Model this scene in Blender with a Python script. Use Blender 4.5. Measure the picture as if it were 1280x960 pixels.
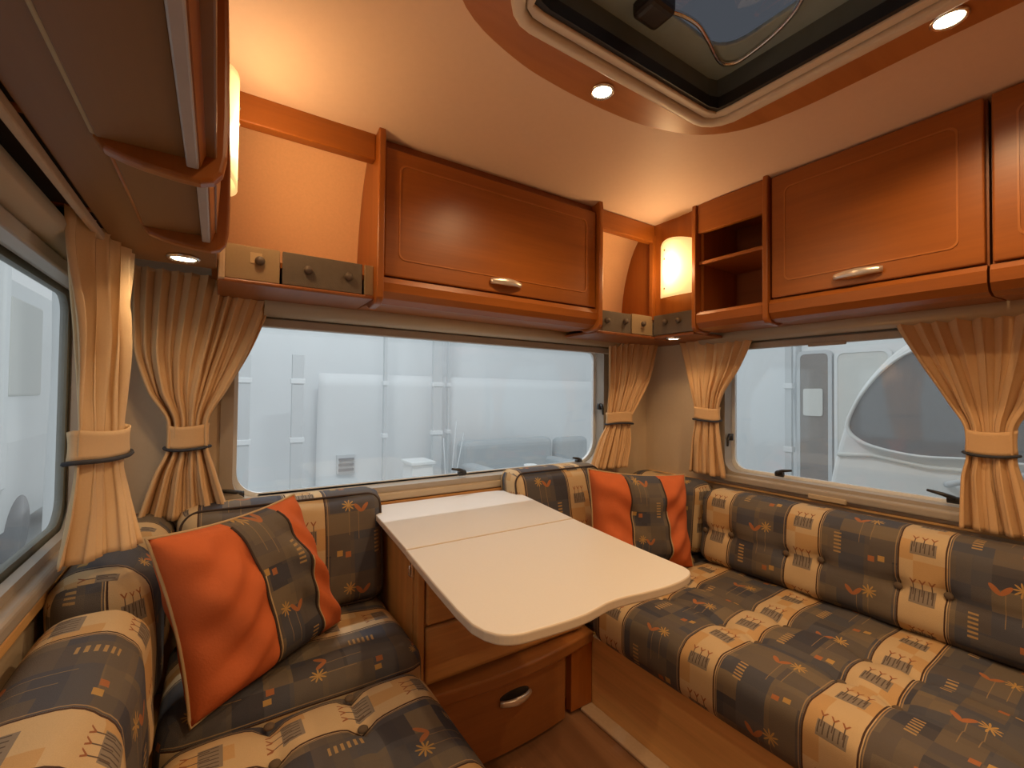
import bpy, bmesh, math, random
import numpy as np
from mathutils import Vector, Matrix
random.seed(4)
D = bpy.data
S = bpy.context.scene
COL = S.collection
for o in list(D.objects): D.objects.remove(o)

# ------------------------------------------------------------------ camera
def cam_axes(yaw, pitch, roll):
    f = Vector((math.sin(yaw)*math.cos(pitch), math.cos(yaw)*math.cos(pitch), math.sin(pitch)))
    r = Vector((math.cos(yaw), -math.sin(yaw), 0)); u = r.cross(f)
    r2 = r*math.cos(roll)+u*math.sin(roll); u2 = -r*math.sin(roll)+u*math.cos(roll)
    return r2, u2, -f
r_, u_, b_ = cam_axes(math.radians(33.34), math.radians(1.143), math.radians(.6245))
cd = D.cameras.new('camera'); cam = D.objects.new('camera', cd); COL.objects.link(cam)
cd.sensor_width = 36; cd.lens = 560.2/1280*36; cd.clip_start = .02
cam.matrix_world = Matrix(((r_.x,u_.x,b_.x,0),(r_.y,u_.y,b_.y,0),(r_.z,u_.z,b_.z,1.08),(0,0,0,1)))
S.camera = cam
# ------------------------------------------------------------------ world, exposure, lamps' strengths
w = D.worlds.new('world'); S.world = w; w.use_nodes = True
w.node_tree.nodes['Background'].inputs[0].default_value = (.93,.97,1,1)
w.node_tree.nodes['Background'].inputs[1].default_value = .70
S.view_settings.view_transform = 'Standard'; S.view_settings.look = 'None'
S.view_settings.exposure = 0.0; S.view_settings.gamma = 1
WARM = (1,.645,.335)
P_HALL = 82.0
P_SPOT, P_WALL, P_CORNER = 17.0, 2.0, 1.9      # halogen spots by the roof hatch, wall lamps, small spots under the corner shelves

# ------------------------------------------------------------------ node helpers
class X:
    """a socket with arithmetic"""
    nt = None
    def __init__(s, sock): s.s = sock
    @staticmethod
    def m(op, *a):
        n = X.nt.nodes.new('ShaderNodeMath'); n.operation = op
        for i, v in enumerate(a):
            if isinstance(v, X): X.nt.links.new(v.s, n.inputs[i])
            else: n.inputs[i].default_value = v
        return X(n.outputs[0])
    def __add__(a,b): return X.m('ADD',a,b)
    def __radd__(a,b): return X.m('ADD',b,a)
    def __sub__(a,b): return X.m('SUBTRACT',a,b)
    def __rsub__(a,b): return X.m('SUBTRACT',b,a)
    def __mul__(a,b): return X.m('MULTIPLY',a,b)
    def __rmul__(a,b): return X.m('MULTIPLY',b,a)
    def __truediv__(a,b): return X.m('DIVIDE',a,b)
    def __lt__(a,b): return X.m('LESS_THAN',a,b)
    def __gt__(a,b): return X.m('GREATER_THAN',a,b)
def fabs(a): return X.m('ABSOLUTE',a)
def fmax(a,b): return X.m('MAXIMUM',a,b)
def fmin(a,b): return X.m('MINIMUM',a,b)
def fmod(a,b): return X.m('FLOORED_MODULO',a,b)
def ffloor(a): return X.m('FLOOR',a)
def mixc(f, a, b, blend='MIX'):
    n = X.nt.nodes.new('ShaderNodeMix'); n.data_type = 'RGBA'; n.blend_type = blend
    if isinstance(f, X): X.nt.links.new(f.s, n.inputs[0])
    else: n.inputs[0].default_value = f
    for i, c in ((6,a),(7,b)):
        if isinstance(c, X): X.nt.links.new(c.s, n.inputs[i])
        else: n.inputs[i].default_value = (*c,1)
    return X(n.outputs[2])
def noise(scale, detail=2, vec=None, rough=.5, stretch=None):
    n = X.nt.nodes.new('ShaderNodeTexNoise'); n.inputs['Scale'].default_value = scale
    n.inputs['Detail'].default_value = detail; n.inputs['Roughness'].default_value = rough
    if vec is None:
        vec = X.nt.nodes.new('ShaderNodeTexCoord').outputs['Object']
    if stretch:
        mp = X.nt.nodes.new('ShaderNodeMapping'); mp.inputs['Scale'].default_value = stretch
        X.nt.links.new(vec, mp.inputs[0]); vec = mp.outputs[0]
    X.nt.links.new(vec, n.inputs['Vector'])
    return X(n.outputs[0])
def ramp(f, stops, interp='LINEAR'):
    n = X.nt.nodes.new('ShaderNodeValToRGB'); cr = n.color_ramp; cr.interpolation = interp
    while len(cr.elements) < len(stops): cr.elements.new(.5)
    for e,(p,c) in zip(cr.elements, stops): e.position = p; e.color = (*c,1)
    X.nt.links.new(f.s, n.inputs[0]); return X(n.outputs[0])
def newmat(name):
    m = D.materials.new(name); m.use_nodes = True; X.nt = m.node_tree
    return m, m.node_tree.nodes['Principled BSDF']
def setb(b, k, v):
    if isinstance(v, X): X.nt.links.new(v.s, b.inputs[k])
    else: b.inputs[k].default_value = (*v,1) if isinstance(v, tuple) else v
def bump(b, h, dist=.001, strength=1):
    n = X.nt.nodes.new('ShaderNodeBump'); n.inputs['Distance'].default_value = dist; n.inputs['Strength'].default_value = strength
    X.nt.links.new(h.s, n.inputs['Height']); X.nt.links.new(n.outputs[0], b.inputs['Normal'])
M = {}
def plain(name, col, rough=.5, metal=0, var=.12, scale=30, bmp=0, spec=None):
    m, b = newmat(name)
    n = noise(scale, 3)
    setb(b,'Base Color', mixc(n, tuple(c*(1-var) for c in col), tuple(min(1,c*(1+var)) for c in col)))
    setb(b,'Roughness', rough); setb(b,'Metallic', metal)
    if spec is not None: setb(b,'Specular IOR Level', spec)
    if bmp: bump(b, noise(scale*8, 2), bmp)
    M[name] = m; return m
def wood(name, col, rough=.35, axis=0, contrast=.16):
    m, b = newmat(name)
    st = [26,26,26]; st[axis] = 1.6
    g = noise(1.0, 5, stretch=tuple(st), rough=.6)
    st2 = [130,130,130]; st2[axis] = 5
    g2 = noise(1.0, 2, stretch=tuple(st2))
    f = g*.7+g2*.3
    setb(b,'Base Color', ramp(f, [(.3,tuple(c*(1-contrast) for c in col)),(.7,tuple(min(1,c*(1+contrast)) for c in col))]))
    setb(b,'Roughness', rough); bump(b, f, .0004)
    M[name] = m; return m
CH = (.315,.095,.0125)
wood('cherry_x', CH, .36, 0); wood('cherry_y', CH, .36, 1); wood('cherry_z', CH, .36, 2)
wood('cherry_dark', (.26,.085,.022), .4, 1)
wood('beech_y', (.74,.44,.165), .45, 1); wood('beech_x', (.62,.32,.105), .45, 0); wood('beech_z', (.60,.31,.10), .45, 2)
wood('underside', (.21,.095,.026), .5, 1, .06)
wood('drawer_shaded', (.31,.12,.032), .4, 0); wood('floor_wood', (.25,.125,.06), .4, 1)  # lower drawer and curved rail: brown holds the shade under the table
plain('ceiling_vinyl', (.78,.575,.42), .55, var=.03, scale=60, bmp=.0002)
plain('wall_vinyl', (.66,.53,.37), .6, var=.04, scale=80, bmp=.0003)
plain('lining', (.84,.50,.27), .85, var=.07, scale=160, bmp=.0006)
plain('cream_plastic', (.50,.40,.27), .4, var=.04)
plain('rail_grey', (.40,.35,.29), .4, var=.05)
plain('hatch_white', (.70,.62,.50), .4, var=.05)
plain('black_rubber', (.012,.012,.012), .5)
plain('dark_plastic', (.03,.028,.026), .4)
plain('gasket_grey', (.16,.17,.145), .5)
plain('dark_slot', (.02,.012,.008), .8)
plain('chrome', (.75,.72,.68), .25, 1, var=.03)
plain('satin_handle', (.80,.74,.66), .32, .75, var=.03)
plain('curtain_cloth', (.72,.475,.255), .9, var=.05, scale=300, bmp=.0005, spec=.1)
plain('curtain_cloth_pale', (.78,.58,.36), .9, var=.05, scale=300, bmp=.0005, spec=.1)
plain('cord', (.04,.045,.06), .8)
plain('orange_cloth', (.58,.145,.05), .9, var=.10, scale=25, bmp=.0005, spec=.15)
plain('piping_cream', (.50,.36,.20), .9)
plain('piping_dark', (.055,.035,.025), .9)
plain('button_cloth', (.12,.085,.055), .9)
plain('laminate', (.70,.69,.665), .38, var=.025, scale=250)
plain('laminate_edge', (.62,.54,.44), .45, var=.04)
plain('knob', (.10,.075,.055), .5)
plain('trim_beige', (.50,.36,.23), .7, var=.1, scale=90)
# exterior: pale tones stand in for the haze of the window
plain('sheet_white', (.80,.83,.85), .7, var=.03, scale=1.5)
plain('sheet_grey', (.58,.62,.65), .7, var=.05, scale=2)
plain('post_grey', (.60,.63,.65), .6, var=.05)
plain('ext_white', (.84,.86,.86), .35, var=.02)
plain('ext_cream', (.72,.72,.68), .5, var=.03)
plain('ext_brown', (.24,.21,.19), .6, var=.05)
plain('ext_dark', (.15,.15,.16), .25, var=.08, scale=4)
plain('ext_sofa', (.36,.40,.42), .9, var=.08)
plain('ext_floor', (.45,.46,.46), .9, var=.08, scale=3)
def pane_mat(name, tint, haze, gloss=.06):
    m, b = newmat(name); nt = m.node_tree; nt.nodes.remove(b)
    out = nt.nodes['Material Output']
    t = nt.nodes.new('ShaderNodeBsdfTransparent'); t.inputs[0].default_value = (*tint,1)
    d = nt.nodes.new('ShaderNodeBsdfTranslucent'); d.inputs[0].default_value = (.9,.92,.94,1)
    g = nt.nodes.new('ShaderNodeBsdfGlossy'); g.inputs['Roughness'].default_value = .05
    a = nt.nodes.new('ShaderNodeMixShader'); a.inputs[0].default_value = haze
    nt.links.new(t.outputs[0], a.inputs[1]); nt.links.new(d.outputs[0], a.inputs[2])
    c = nt.nodes.new('ShaderNodeMixShader'); c.inputs[0].default_value = gloss
    nt.links.new(a.outputs[0], c.inputs[1]); nt.links.new(g.outputs[0], c.inputs[2])
    nt.links.new(c.outputs[0], out.inputs[0]); M[name] = m
pane_mat('acrylic', (.96,.98,.98), .10); pane_mat('darkened_dome', (.095,.10,.115), .0, .05)  # dark dome colour stands in for the unlit hall roof above
def emit(name, col, st):
    m, b = newmat(name); setb(b,'Base Color',(.8,.75,.65)); setb(b,'Emission Color', col); b.inputs['Emission Strength'].default_value = st
    M[name] = m
emit('bulb', (1,.80,.52), 22)
# frosted lamp glass: brightest where the bulb sits behind it
m, b = newmat('lamp_glass')
co = X.nt.nodes.new('ShaderNodeTexCoord'); sp = X.nt.nodes.new('ShaderNodeSeparateXYZ'); X.nt.links.new(co.outputs['Object'], sp.inputs[0])
yy, zz = X(sp.outputs[1]), X(sp.outputs[2])
rr = X.m('SQRT', yy*yy*130. + zz*zz*110.)
fall = X.m('POWER', X.m('MAXIMUM', 1.-rr*.62, .0), 2.)
setb(b,'Base Color',(.85,.7,.45)); setb(b,'Emission Color',(1,.64,.24)); setb(b,'Emission Strength', fall*3.4+.75); setb(b,'Roughness',.4)
M['lamp_glass'] = m

# ---- upholstery: cream stripes with tulips on grey blocks, dark patchwork with flowers, ladders and squares
PER, CW = .307, .107
def fabric(name, shift=0.0):
    m, b = newmat(name)
    uv = X.nt.nodes.new('ShaderNodeUVMap').outputs[0]
    sp = X.nt.nodes.new('ShaderNodeSeparateXYZ'); X.nt.links.new(uv, sp.inputs[0])
    u, v = X(sp.outputs[0])+(10*PER-.675+shift), X(sp.outputs[1])+5.2
    du = fmod(u, PER); cell = ffloor(u/PER)
    def rect(a, c, a0, a1, c0, c1):
        return fmax(fabs(a-(a0+a1)/2)/((a1-a0)/2), fabs(c-(c0+c1)/2)/((c1-c0)/2)) < 1.
    def AND(*q):
        r = q[0]
        for k in q[1:]: r = r*k
        return r
    def dots(seedx, seedy):
        wn = X.nt.nodes.new('ShaderNodeTexWhiteNoise'); wn.noise_dimensions = '2D'
        cb = X.nt.nodes.new('ShaderNodeCombineXYZ')
        X.nt.links.new(seedx.s, cb.inputs[0]); X.nt.links.new(seedy.s, cb.inputs[1]); X.nt.links.new(cb.outputs[0], wn.inputs['Vector'])
        return X(wn.outputs['Value'])
    # dark patchwork
    r1 = dots(ffloor(u/.067), ffloor(v/.058))
    r2 = dots(ffloor(u/.11+.3), ffloor(v/.039+.4)+17.)
    dk = ramp(r1, [(0,(0.085,0.089,0.109)),(.28,(0.149,0.120,0.094)),(.5,(0.192,0.151,0.105)),(.72,(0.117,0.102,0.094)),(.88,(0.057,0.058,0.076))], 'CONSTANT')
    dk2 = ramp(r2, [(0,(0.213,0.177,0.128)),(.34,(0.092,0.092,0.112)),(.67,(0.142,0.123,0.105))], 'CONSTANT')
    dk = mixc(r2*.55, dk, dk2)
    par = fmod(cell, 2.)
    V = .235
    v1 = fmod(v+par*.11, V)
    OR, OC, TN = (.42,.16,.065), (.50,.31,.105), (.45,.27,.12)
    d0 = CW
    # thin stems
    dk = mixc(AND(rect(du, v1, d0+.064, d0+.0655, .085,.16)), dk, (.32,.22,.12))
    dk = mixc(AND(rect(du, v1, d0+.092, d0+.0935, .07,.15)), dk, (.32,.22,.12))
    # ladder of short bars
    lad = AND(rect(du, v1, d0+.140, d0+.160, .02,.085), fmod(v1,.0115) < .0055)
    dk = mixc(lad, dk, (.44,.29,.13))
    # two small squares
    dk = mixc(rect(du, v1, d0+.028, d0+.044, .030,.046), dk, OC)
    dk = mixc(rect(du, v1, d0+.052, d0+.068, .024,.040), dk, OR)
    # flower
    fx, fy = du-(d0+.064), v1-.17
    th = X.m('ARCTAN2', fy, fx); rr = X.m('SQRT', fx*fx+fy*fy)
    dk = mixc(rr < (.0115+.0075*X.m('COSINE', th*9.)), dk, OC)
    # two leaves
    for sx in (-1, 1):
        lx, ly = du-(d0+.102+sx*.010), v1-.160
        a = lx*.64+ly*(.77*sx); c2 = ly*.64-lx*(.77*sx)
        e = (a*a)/(.016**2)+(c2*c2)/(.0058**2)
        dk = mixc(e < 1., dk, OR)
    # cream stripe
    cr = mixc(dots(ffloor(du/.036), ffloor(v/.06)) > .72, (.62,.46,.265), (.58,.37,.17))
    v2 = fmod(v, .132)
    cr = mixc(rect(du, v2, .024,.080,.030,.068), cr, (.27,.225,.175))
    cr = mixc(AND(rect(du, v2, .024,.080,.036,.066), fmod(du,.0094) < .0024), cr, (.11,.085,.07))
    for k in range(3):
        c0 = .032+k*.020
        cr = mixc(rect(du, v2, c0-.0012, c0+.0012, .050,.084), cr, (.13,.09,.07))
        tx = fabs(du-c0); ty = v2-.082
        tul = AND(tx < (ty*.55+.0015), ty < .012, ty > .0, (ty-.0045) < tx*1.6)
        cr = mixc(tul, cr, (.33,.13,.06))
    col = mixc(du < CW, dk, cr)
    # seam lines on each side of the stripe
    for a in (0.004, CW-.002):
        col = mixc(fabs(du-a) < .0019, col, (.075,.04,.028))
    for a in (PER-.0035, CW+.0045):
        col = mixc(fabs(du-a) < .0011, col, (.36,.25,.14))
    wv = noise(900, 1)
    col = mixc(.25, col, mixc(wv, (.25,.25,.25), (1,1,1)), 'MULTIPLY')
    setb(b,'Base Color', col); setb(b,'Roughness', .85); setb(b,'Specular IOR Level', .25)
    bump(b, wv, .0006); M[name] = m
fabric('upholstery'); fabric('upholstery_b', .10); fabric('upholstery_c', -.055); fabric('upholstery_d', .2)

# ------------------------------------------------------------------ mesh helpers
def tag(o, label=None, cat=None, group=None, kind=None):
    if label: o['label'] = label
    if cat: o['category'] = cat
    if group: o['group'] = group
    if kind: o['kind'] = kind
    return o
def thing(name, loc, label, cat, group=None):
    o = D.objects.new(name, None); COL.objects.link(o); o.location = loc; o.empty_display_size = .05
    return tag(o, label, cat, group)
def obj(name, me, mat, parent=None, smooth=False, loc=None):
    if isinstance(me, bmesh.types.BMesh):
        bm = me; me = D.meshes.new(name); bm.to_mesh(me); bm.free()
    o = D.objects.new(name, me); COL.objects.link(o)
    if mat: me.materials.append(M[mat] if isinstance(mat, str) else mat)
    if smooth:
        for p in me.polygons: p.use_smooth = True
    if loc is not None: o.location = loc
    if parent:
        o.parent = parent
        o.matrix_parent_inverse = Matrix.Translation(parent_world(parent)).inverted()
    return o
def parent_world(p):
    v = Vector(p.location)
    if p.parent: v = v + Vector(p.matrix_parent_inverse.translation) + parent_world(p.parent)
    return v
def box_bm(x0,x1,y0,y1,z0,z1, bev=0, seg=2, bm=None):
    own = bm is None
    t = bmesh.new()
    vs = [t.verts.new((x,y,z)) for x in (x0,x1) for y in (y0,y1) for z in (z0,z1)]
    for f in ((0,1,3,2),(4,6,7,5),(0,4,5,1),(2,3,7,6),(0,2,6,4),(1,5,7,3)): t.faces.new([vs[i] for i in f])
    bmesh.ops.recalc_face_normals(t, faces=t.faces)
    if bev: bmesh.ops.bevel(t, geom=list(t.edges), offset=bev, segments=seg, affect='EDGES', profile=.5)
    if own: return t
    me = D.meshes.new('t'); t.to_mesh(me); t.free(); bm.from_mesh(me); D.meshes.remove(me); return bm
def box(name, x0,x1,y0,y1,z0,z1, mat, parent=None, bev=.002, seg=2):
    return obj(name, box_bm(x0,x1,y0,y1,z0,z1,bev,seg), mat, parent, smooth=False)
def prism(name, pts, axis, a0, a1, mat, parent=None, bev=0, smooth=False):
    """polygon pts in the two other axes (in xyz order), extruded along axis"""
    bm = bmesh.new()
    def mk(p, a):
        q = list(p); q.insert('xyz'.index(axis), a); return bm.verts.new(q)
    A = [mk(p,a0) for p in pts]; B = [mk(p,a1) for p in pts]; n = len(pts)
    bm.faces.new(A); bm.faces.new(B[::-1])
    for i in range(n): bm.faces.new((A[i],B[i],B[(i+1)%n],A[(i+1)%n]))
    bmesh.ops.recalc_face_normals(bm, faces=bm.faces)
    if bev:
        es = [e for e in bm.edges if len({round(v.co['xyz'.index(axis)],6) for v in e.verts}) == 1]
        bmesh.ops.bevel(bm, geom=es, offset=bev, segments=3, affect='EDGES', profile=.5)
    o = obj(name, bm, mat, parent)
    return o
def tube_bm(pts, r, n=8, closed=False, bm=None):
    bm = bm or bmesh.new(); pts = [Vector(p) for p in pts]; N = len(pts); rings = []
    rad = r if hasattr(r,'__len__') else [r]*N
    up = None
    for i,p in enumerate(pts):
        a = pts[(i-1)%N] if (closed or i>0) else p; c = pts[(i+1)%N] if (closed or i<N-1) else p
        t = (c-a).normalized()
        if up is None: up = Vector((0,0,1)) if abs(t.z)<.9 else Vector((1,0,0))
        s = t.cross(up).normalized(); up = s.cross(t).normalized()
        rings.append([bm.verts.new(p+(s*math.cos(k*2*math.pi/n)+up*math.sin(k*2*math.pi/n))*rad[i]) for k in range(n)])
    for i in range(N if closed else N-1):
        A,B = rings[i], rings[(i+1)%N]
        for k in range(n): bm.faces.new((A[k],A[(k+1)%n],B[(k+1)%n],B[k]))
    if not closed:
        bm.faces.new(rings[0][::-1]); bm.faces.new(rings[-1])
    bmesh.ops.recalc_face_normals(bm, faces=bm.faces)
    return bm
def tube(name, pts, r, mat, parent=None, n=8, closed=False): return obj(name, tube_bm(pts,r,n,closed), mat, parent, True)
def lathe(name, prof, mat, parent=None, loc=(0,0,0), axis='z', n=24):
    bm = bmesh.new(); rings = []
    for r,h in prof:
        ring = []
        for k in range(n):
            a = 2*math.pi*k/n; c = (r*math.cos(a), r*math.sin(a), h)
            if axis == 'x': c = (c[2],c[0],c[1])
            if axis == 'y': c = (c[0],c[2],c[1])
            ring.append(bm.verts.new(c))
        rings.append(ring)
    for A,B in zip(rings, rings[1:]):
        for k in range(n): bm.faces.new((A[k],A[(k+1)%n],B[(k+1)%n],B[k]))
    bm.faces.new(rings[0]); bm.faces.new(rings[-1])
    bmesh.ops.recalc_face_normals(bm, faces=bm.faces)
    for v in bm.verts: v.co += Vector(loc)
    return obj(name, bm, mat, parent, True)
def rrect(a0,a1,b0,b1,r,n=8):
    out = []
    rs = r if hasattr(r,'__len__') else (r,r,r,r)       # a1b1, a0b1, a0b0, a1b0
    for (ca,cb,s,q) in ((a1-rs[0],b1-rs[0],0,rs[0]),(a0+rs[1],b1-rs[1],90,rs[1]),(a0+rs[2],b0+rs[2],180,rs[2]),(a1-rs[3],b0+rs[3],270,rs[3])):
        for k in range(n+1):
            t = math.radians(s+90*k/n); out.append((ca+q*math.cos(t), cb+q*math.sin(t)))
    return out
def ring(name, outer, inner, axis, a0, a1, mat, parent=None, bev=0):
    bm = bmesh.new(); n = len(outer)
    def mk(p,a):
        q = list(p); q.insert('xyz'.index(axis), a); return bm.verts.new(q)
    L = [[mk(p,a) for p in poly] for poly in (outer,inner) for a in (a0,a1)]   # o0,o1,i0,i1
    for i in range(n):
        j = (i+1)%n
        for A,B in ((L[0],L[1]),(L[1],L[3]),(L[3],L[2]),(L[2],L[0])): bm.faces.new((A[i],A[j],B[j],B[i]))
    bmesh.ops.recalc_face_normals(bm, faces=bm.faces)
    if bev:
        es = [e for e in bm.edges if len(e.link_faces)==2 and e.link_faces[0].normal.angle(e.link_faces[1].normal,0)>1.2]
        bmesh.ops.bevel(bm, geom=es, offset=bev, segments=3, affect='EDGES', profile=.5)
    return obj(name, bm, mat, parent)
def thicken(bm, t):
    bm.normal_update(); vs = list(bm.verts); fs = list(bm.faces); bed = [(e.verts[0],e.verts[1],e.link_faces[0]) for e in bm.edges if len(e.link_faces)==1]
    dup = {v: bm.verts.new(v.co-v.normal*t) for v in vs}
    for f in fs: bm.faces.new([dup[v] for v in reversed(f.verts)])
    for a,b,f in bed:
        vl = list(f.verts); i = vl.index(a)
        if vl[(i+1)%len(vl)] is b: a,b = b,a
        bm.faces.new((a,b,dup[b],dup[a]))
def smoothstep(a,b,x):
    t = min(1,max(0,(x-a)/(b-a))); return t*t*(3-2*t)

def cushion(name, u0,u1,v0,v1,T, place, r=.05, puff=.012, buttons=(), creases_v=(), creases_u=(), mat='upholstery', parent=None, res=.014, wob=.003, vflip=1, uvoff=(0,0)):
    """rounded pad; (u,v) in world metres, n = height of the padded face above its back; place(u,v,n) -> world"""
    nu, nv, nn = max(6,int((u1-u0)/res)), max(6,int((v1-v0)/res)), max(4,int(T/res))
    us, vs, ns = np.linspace(u0,u1,nu+1), np.linspace(v0,v1,nv+1), np.linspace(0,T,nn+1)
    verts, idx, faces, uvs = [], {}, [], []
    rx = min(r, (u1-u0)/2*.98, (v1-v0)/2*.98, T/2*.98)
    ph = (u0*13+v0*7)
    def vert(p):
        k = tuple(round(c,5) for c in p)
        if k in idx: return idx[k]
        u,v,n = p
        q = (min(max(u,u0+rx),u1-rx), min(max(v,v0+rx),v1-rx), min(max(n,rx),T-rx))
        d = Vector((u-q[0],v-q[1],n-q[2]))
        if d.length > 1e-9: d = d.normalized()*rx
        c = [q[0]+d.x, q[1]+d.y, q[2]+d.z]
        s, t = 2*(u-u0)/(u1-u0)-1, 2*(v-v0)/(v1-v0)-1
        wgt = max(0,(n/T))**2
        e = puff*(1-abs(s)**5)*(1-abs(t)**3)
        for bu,bv in buttons:
            rr2 = (u-bu)**2+(v-bv)**2
            e -= .017*math.exp(-rr2/(2*.016**2))+.008*math.exp(-rr2/(2*.045**2))
        for cv in creases_v: e -= .008*math.exp(-((v-cv)/.013)**2)
        for cu in creases_u: e -= .004*math.exp(-((u-cu)/.011)**2)
        e += wob*math.sin(u*31+ph)*math.cos(v*27+ph*2)
        c[2] += e*wgt
        # the sides belly out a little
        bel = .006*math.sin(math.pi*n/T)
        c[0] += bel*(abs(s)>.999)*np.sign(s); c[1] += bel*(abs(t)>.999)*np.sign(t)
        idx[k] = len(verts); verts.append(place(*c)); return idx[k]
    def grid(A,B,f,uvf):
        for i in range(len(A)-1):
            for j in range(len(B)-1):
                cs = [(A[i],B[j]),(A[i+1],B[j]),(A[i+1],B[j+1]),(A[i],B[j+1])]
                faces.append([vert(f(*c)) for c in cs]); uvs.extend([uvf(*c) for c in cs])
    grid(us,vs,lambda u,v:(u,v,T),lambda u,v:(u,v))
    grid(us,vs,lambda u,v:(u,v,0),lambda u,v:(u,v))
    grid(us,ns,lambda u,n:(u,v0,n),lambda u,n:(u,v0-(T-n)))
    grid(us,ns,lambda u,n:(u,v1,n),lambda u,n:(u,v1+(T-n)))
    grid(vs,ns,lambda v,n:(u0,v,n),lambda v,n:(u0-(T-n),v))
    grid(vs,ns,lambda v,n:(u1,v,n),lambda v,n:(u1+(T-n),v))
    me = D.meshes.new(name); me.from_pydata([tuple(v) for v in verts],[],faces)
    ul = me.uv_layers.new(name='UVMap')
    ul.data.foreach_set('uv', np.array([(a+uvoff[0], vflip*b2+uvoff[1]) for a,b2 in uvs],dtype=np.float32).ravel())
    bm = bmesh.new(); bm.from_mesh(me); bmesh.ops.recalc_face_normals(bm, faces=bm.faces); bm.to_mesh(me); bm.free()
    return obj(name, me, mat, parent, True)
def button(parent, p, nrm):
    bm = bmesh.new(); bmesh.ops.create_uvsphere(bm, u_segments=12, v_segments=8, radius=.0105)
    q = Vector((0,0,1)).rotation_difference(Vector(nrm)).to_matrix()
    for v in bm.verts: v.co.z *= .55; v.co = q@v.co+Vector(p)
    return obj('button', bm, 'button_cloth', parent, True)

# ================================================================== STRUCTURE
RX, LX, FY, BY = 1.85, -.27, 1.55, -2.2
def wall_hole(name, axis, a0, a1, b0, b1, z0, z1, hb0, hb1, hz0, hz1, mat):
    bm = bmesh.new()
    for (p0,p1,q0,q1) in ((b0,hb0,z0,z1),(hb1,b1,z0,z1),(hb0,hb1,z0,hz0),(hb0,hb1,hz1,z1)):
        if axis == 'x': box_bm(a0,a1,p0,p1,q0,q1,bm=bm)
        else: box_bm(p0,p1,a0,a1,q0,q1,bm=bm)
    o = obj(name, bm, mat); return tag(o, kind='structure')
wf = wall_hole('wall_front','y',FY,FY+.045,LX-.05,RX+.05,-.05,2.0, .03,1.55,.738,1.30,'wall_vinyl')
wr = wall_hole('wall_right','x',RX,RX+.045,BY,FY,-.05,2.0, 0.0,1.13,.742,1.30,'wall_vinyl')
wl = wall_hole('wall_left','x',LX-.034,LX,BY,FY,-.05,2.0, 0.0,1.43,.757,1.31,'wall_vinyl')
tag(wf,'beige vinyl front wall around the wide window'); tag(wr,'beige vinyl wall behind the long bench'); tag(wl,'beige vinyl wall beside the near bench')
tag(box('wall_back',LX-.05,RX+.05,BY-.05,BY,-.05,2.0,'cherry_z',bev=0),'wooden wall behind the viewer',kind='structure')
fl = tag(box('floor',LX-.05,RX+.05,BY,FY+.045,-.05,0,'floor_wood',bev=0),'brown wooden floor between the benches',kind='structure')
# ceiling with an opening for the roof hatch, rolled down towards the walls
HX0,HX1,HY0,HY1 = .47,1.115,-.10,.715
def ceil_z(x,y):
    z = 1.866
    z -= .060*max(0,(y-.92)/.38)**2.2
    z -= .040*max(0,(x-1.25)/.33)**2 + .040*max(0,(.33-x)/.33)**2
    return max(z,1.814)
xs = sorted(set(list(np.round(np.linspace(LX-.04,RX+.04,60),4))+[HX0,HX1])); ys = sorted(set(list(np.round(np.linspace(BY,1.312,90),4))+[HY0,HY1]))
bm = bmesh.new(); g = {}
for i,x in enumerate(xs):
    for j,y in enumerate(ys): g[i,j] = bm.verts.new((x,y,ceil_z(x,y)))
for i in range(len(xs)-1):
    for j in range(len(ys)-1):
        if HX0-.001 <= xs[i] and xs[i+1] <= HX1+.001 and HY0-.001 <= ys[j] and ys[j+1] <= HY1+.001: continue
        bm.faces.new((g[i,j],g[i,j+1],g[i+1,j+1],g[i+1,j]))
thicken(bm, .03)
ceil = tag(obj('ceiling', bm, 'ceiling_vinyl', smooth=True),'pale padded ceiling rolling down to the walls',kind='structure')
tr = tag(box('trim_1',1.055,1.108,-1.6,1.16,0,.012,'trim_beige',bev=.004),'beige carpet strip on floor along the long bench base',kind='structure')
tag(box('trim_2',RX-.012,RX,BY+.02,FY-.02,.690,.699,'beech_y',bev=.002),'thin wood strip on wall above the long bench',kind='structure')
tag(box('trim_3',LX,LX+.02,BY+.02,FY-.06,.690,.712,'beech_y',bev=.003),'thin wood strip on wall above the near bench',kind='structure')
tag(box('trim_4',.30,1.20,FY-.022,FY,.688,.700,'beech_x',bev=.002),'thin wood strip on wall behind the table',kind='structure')

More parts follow.
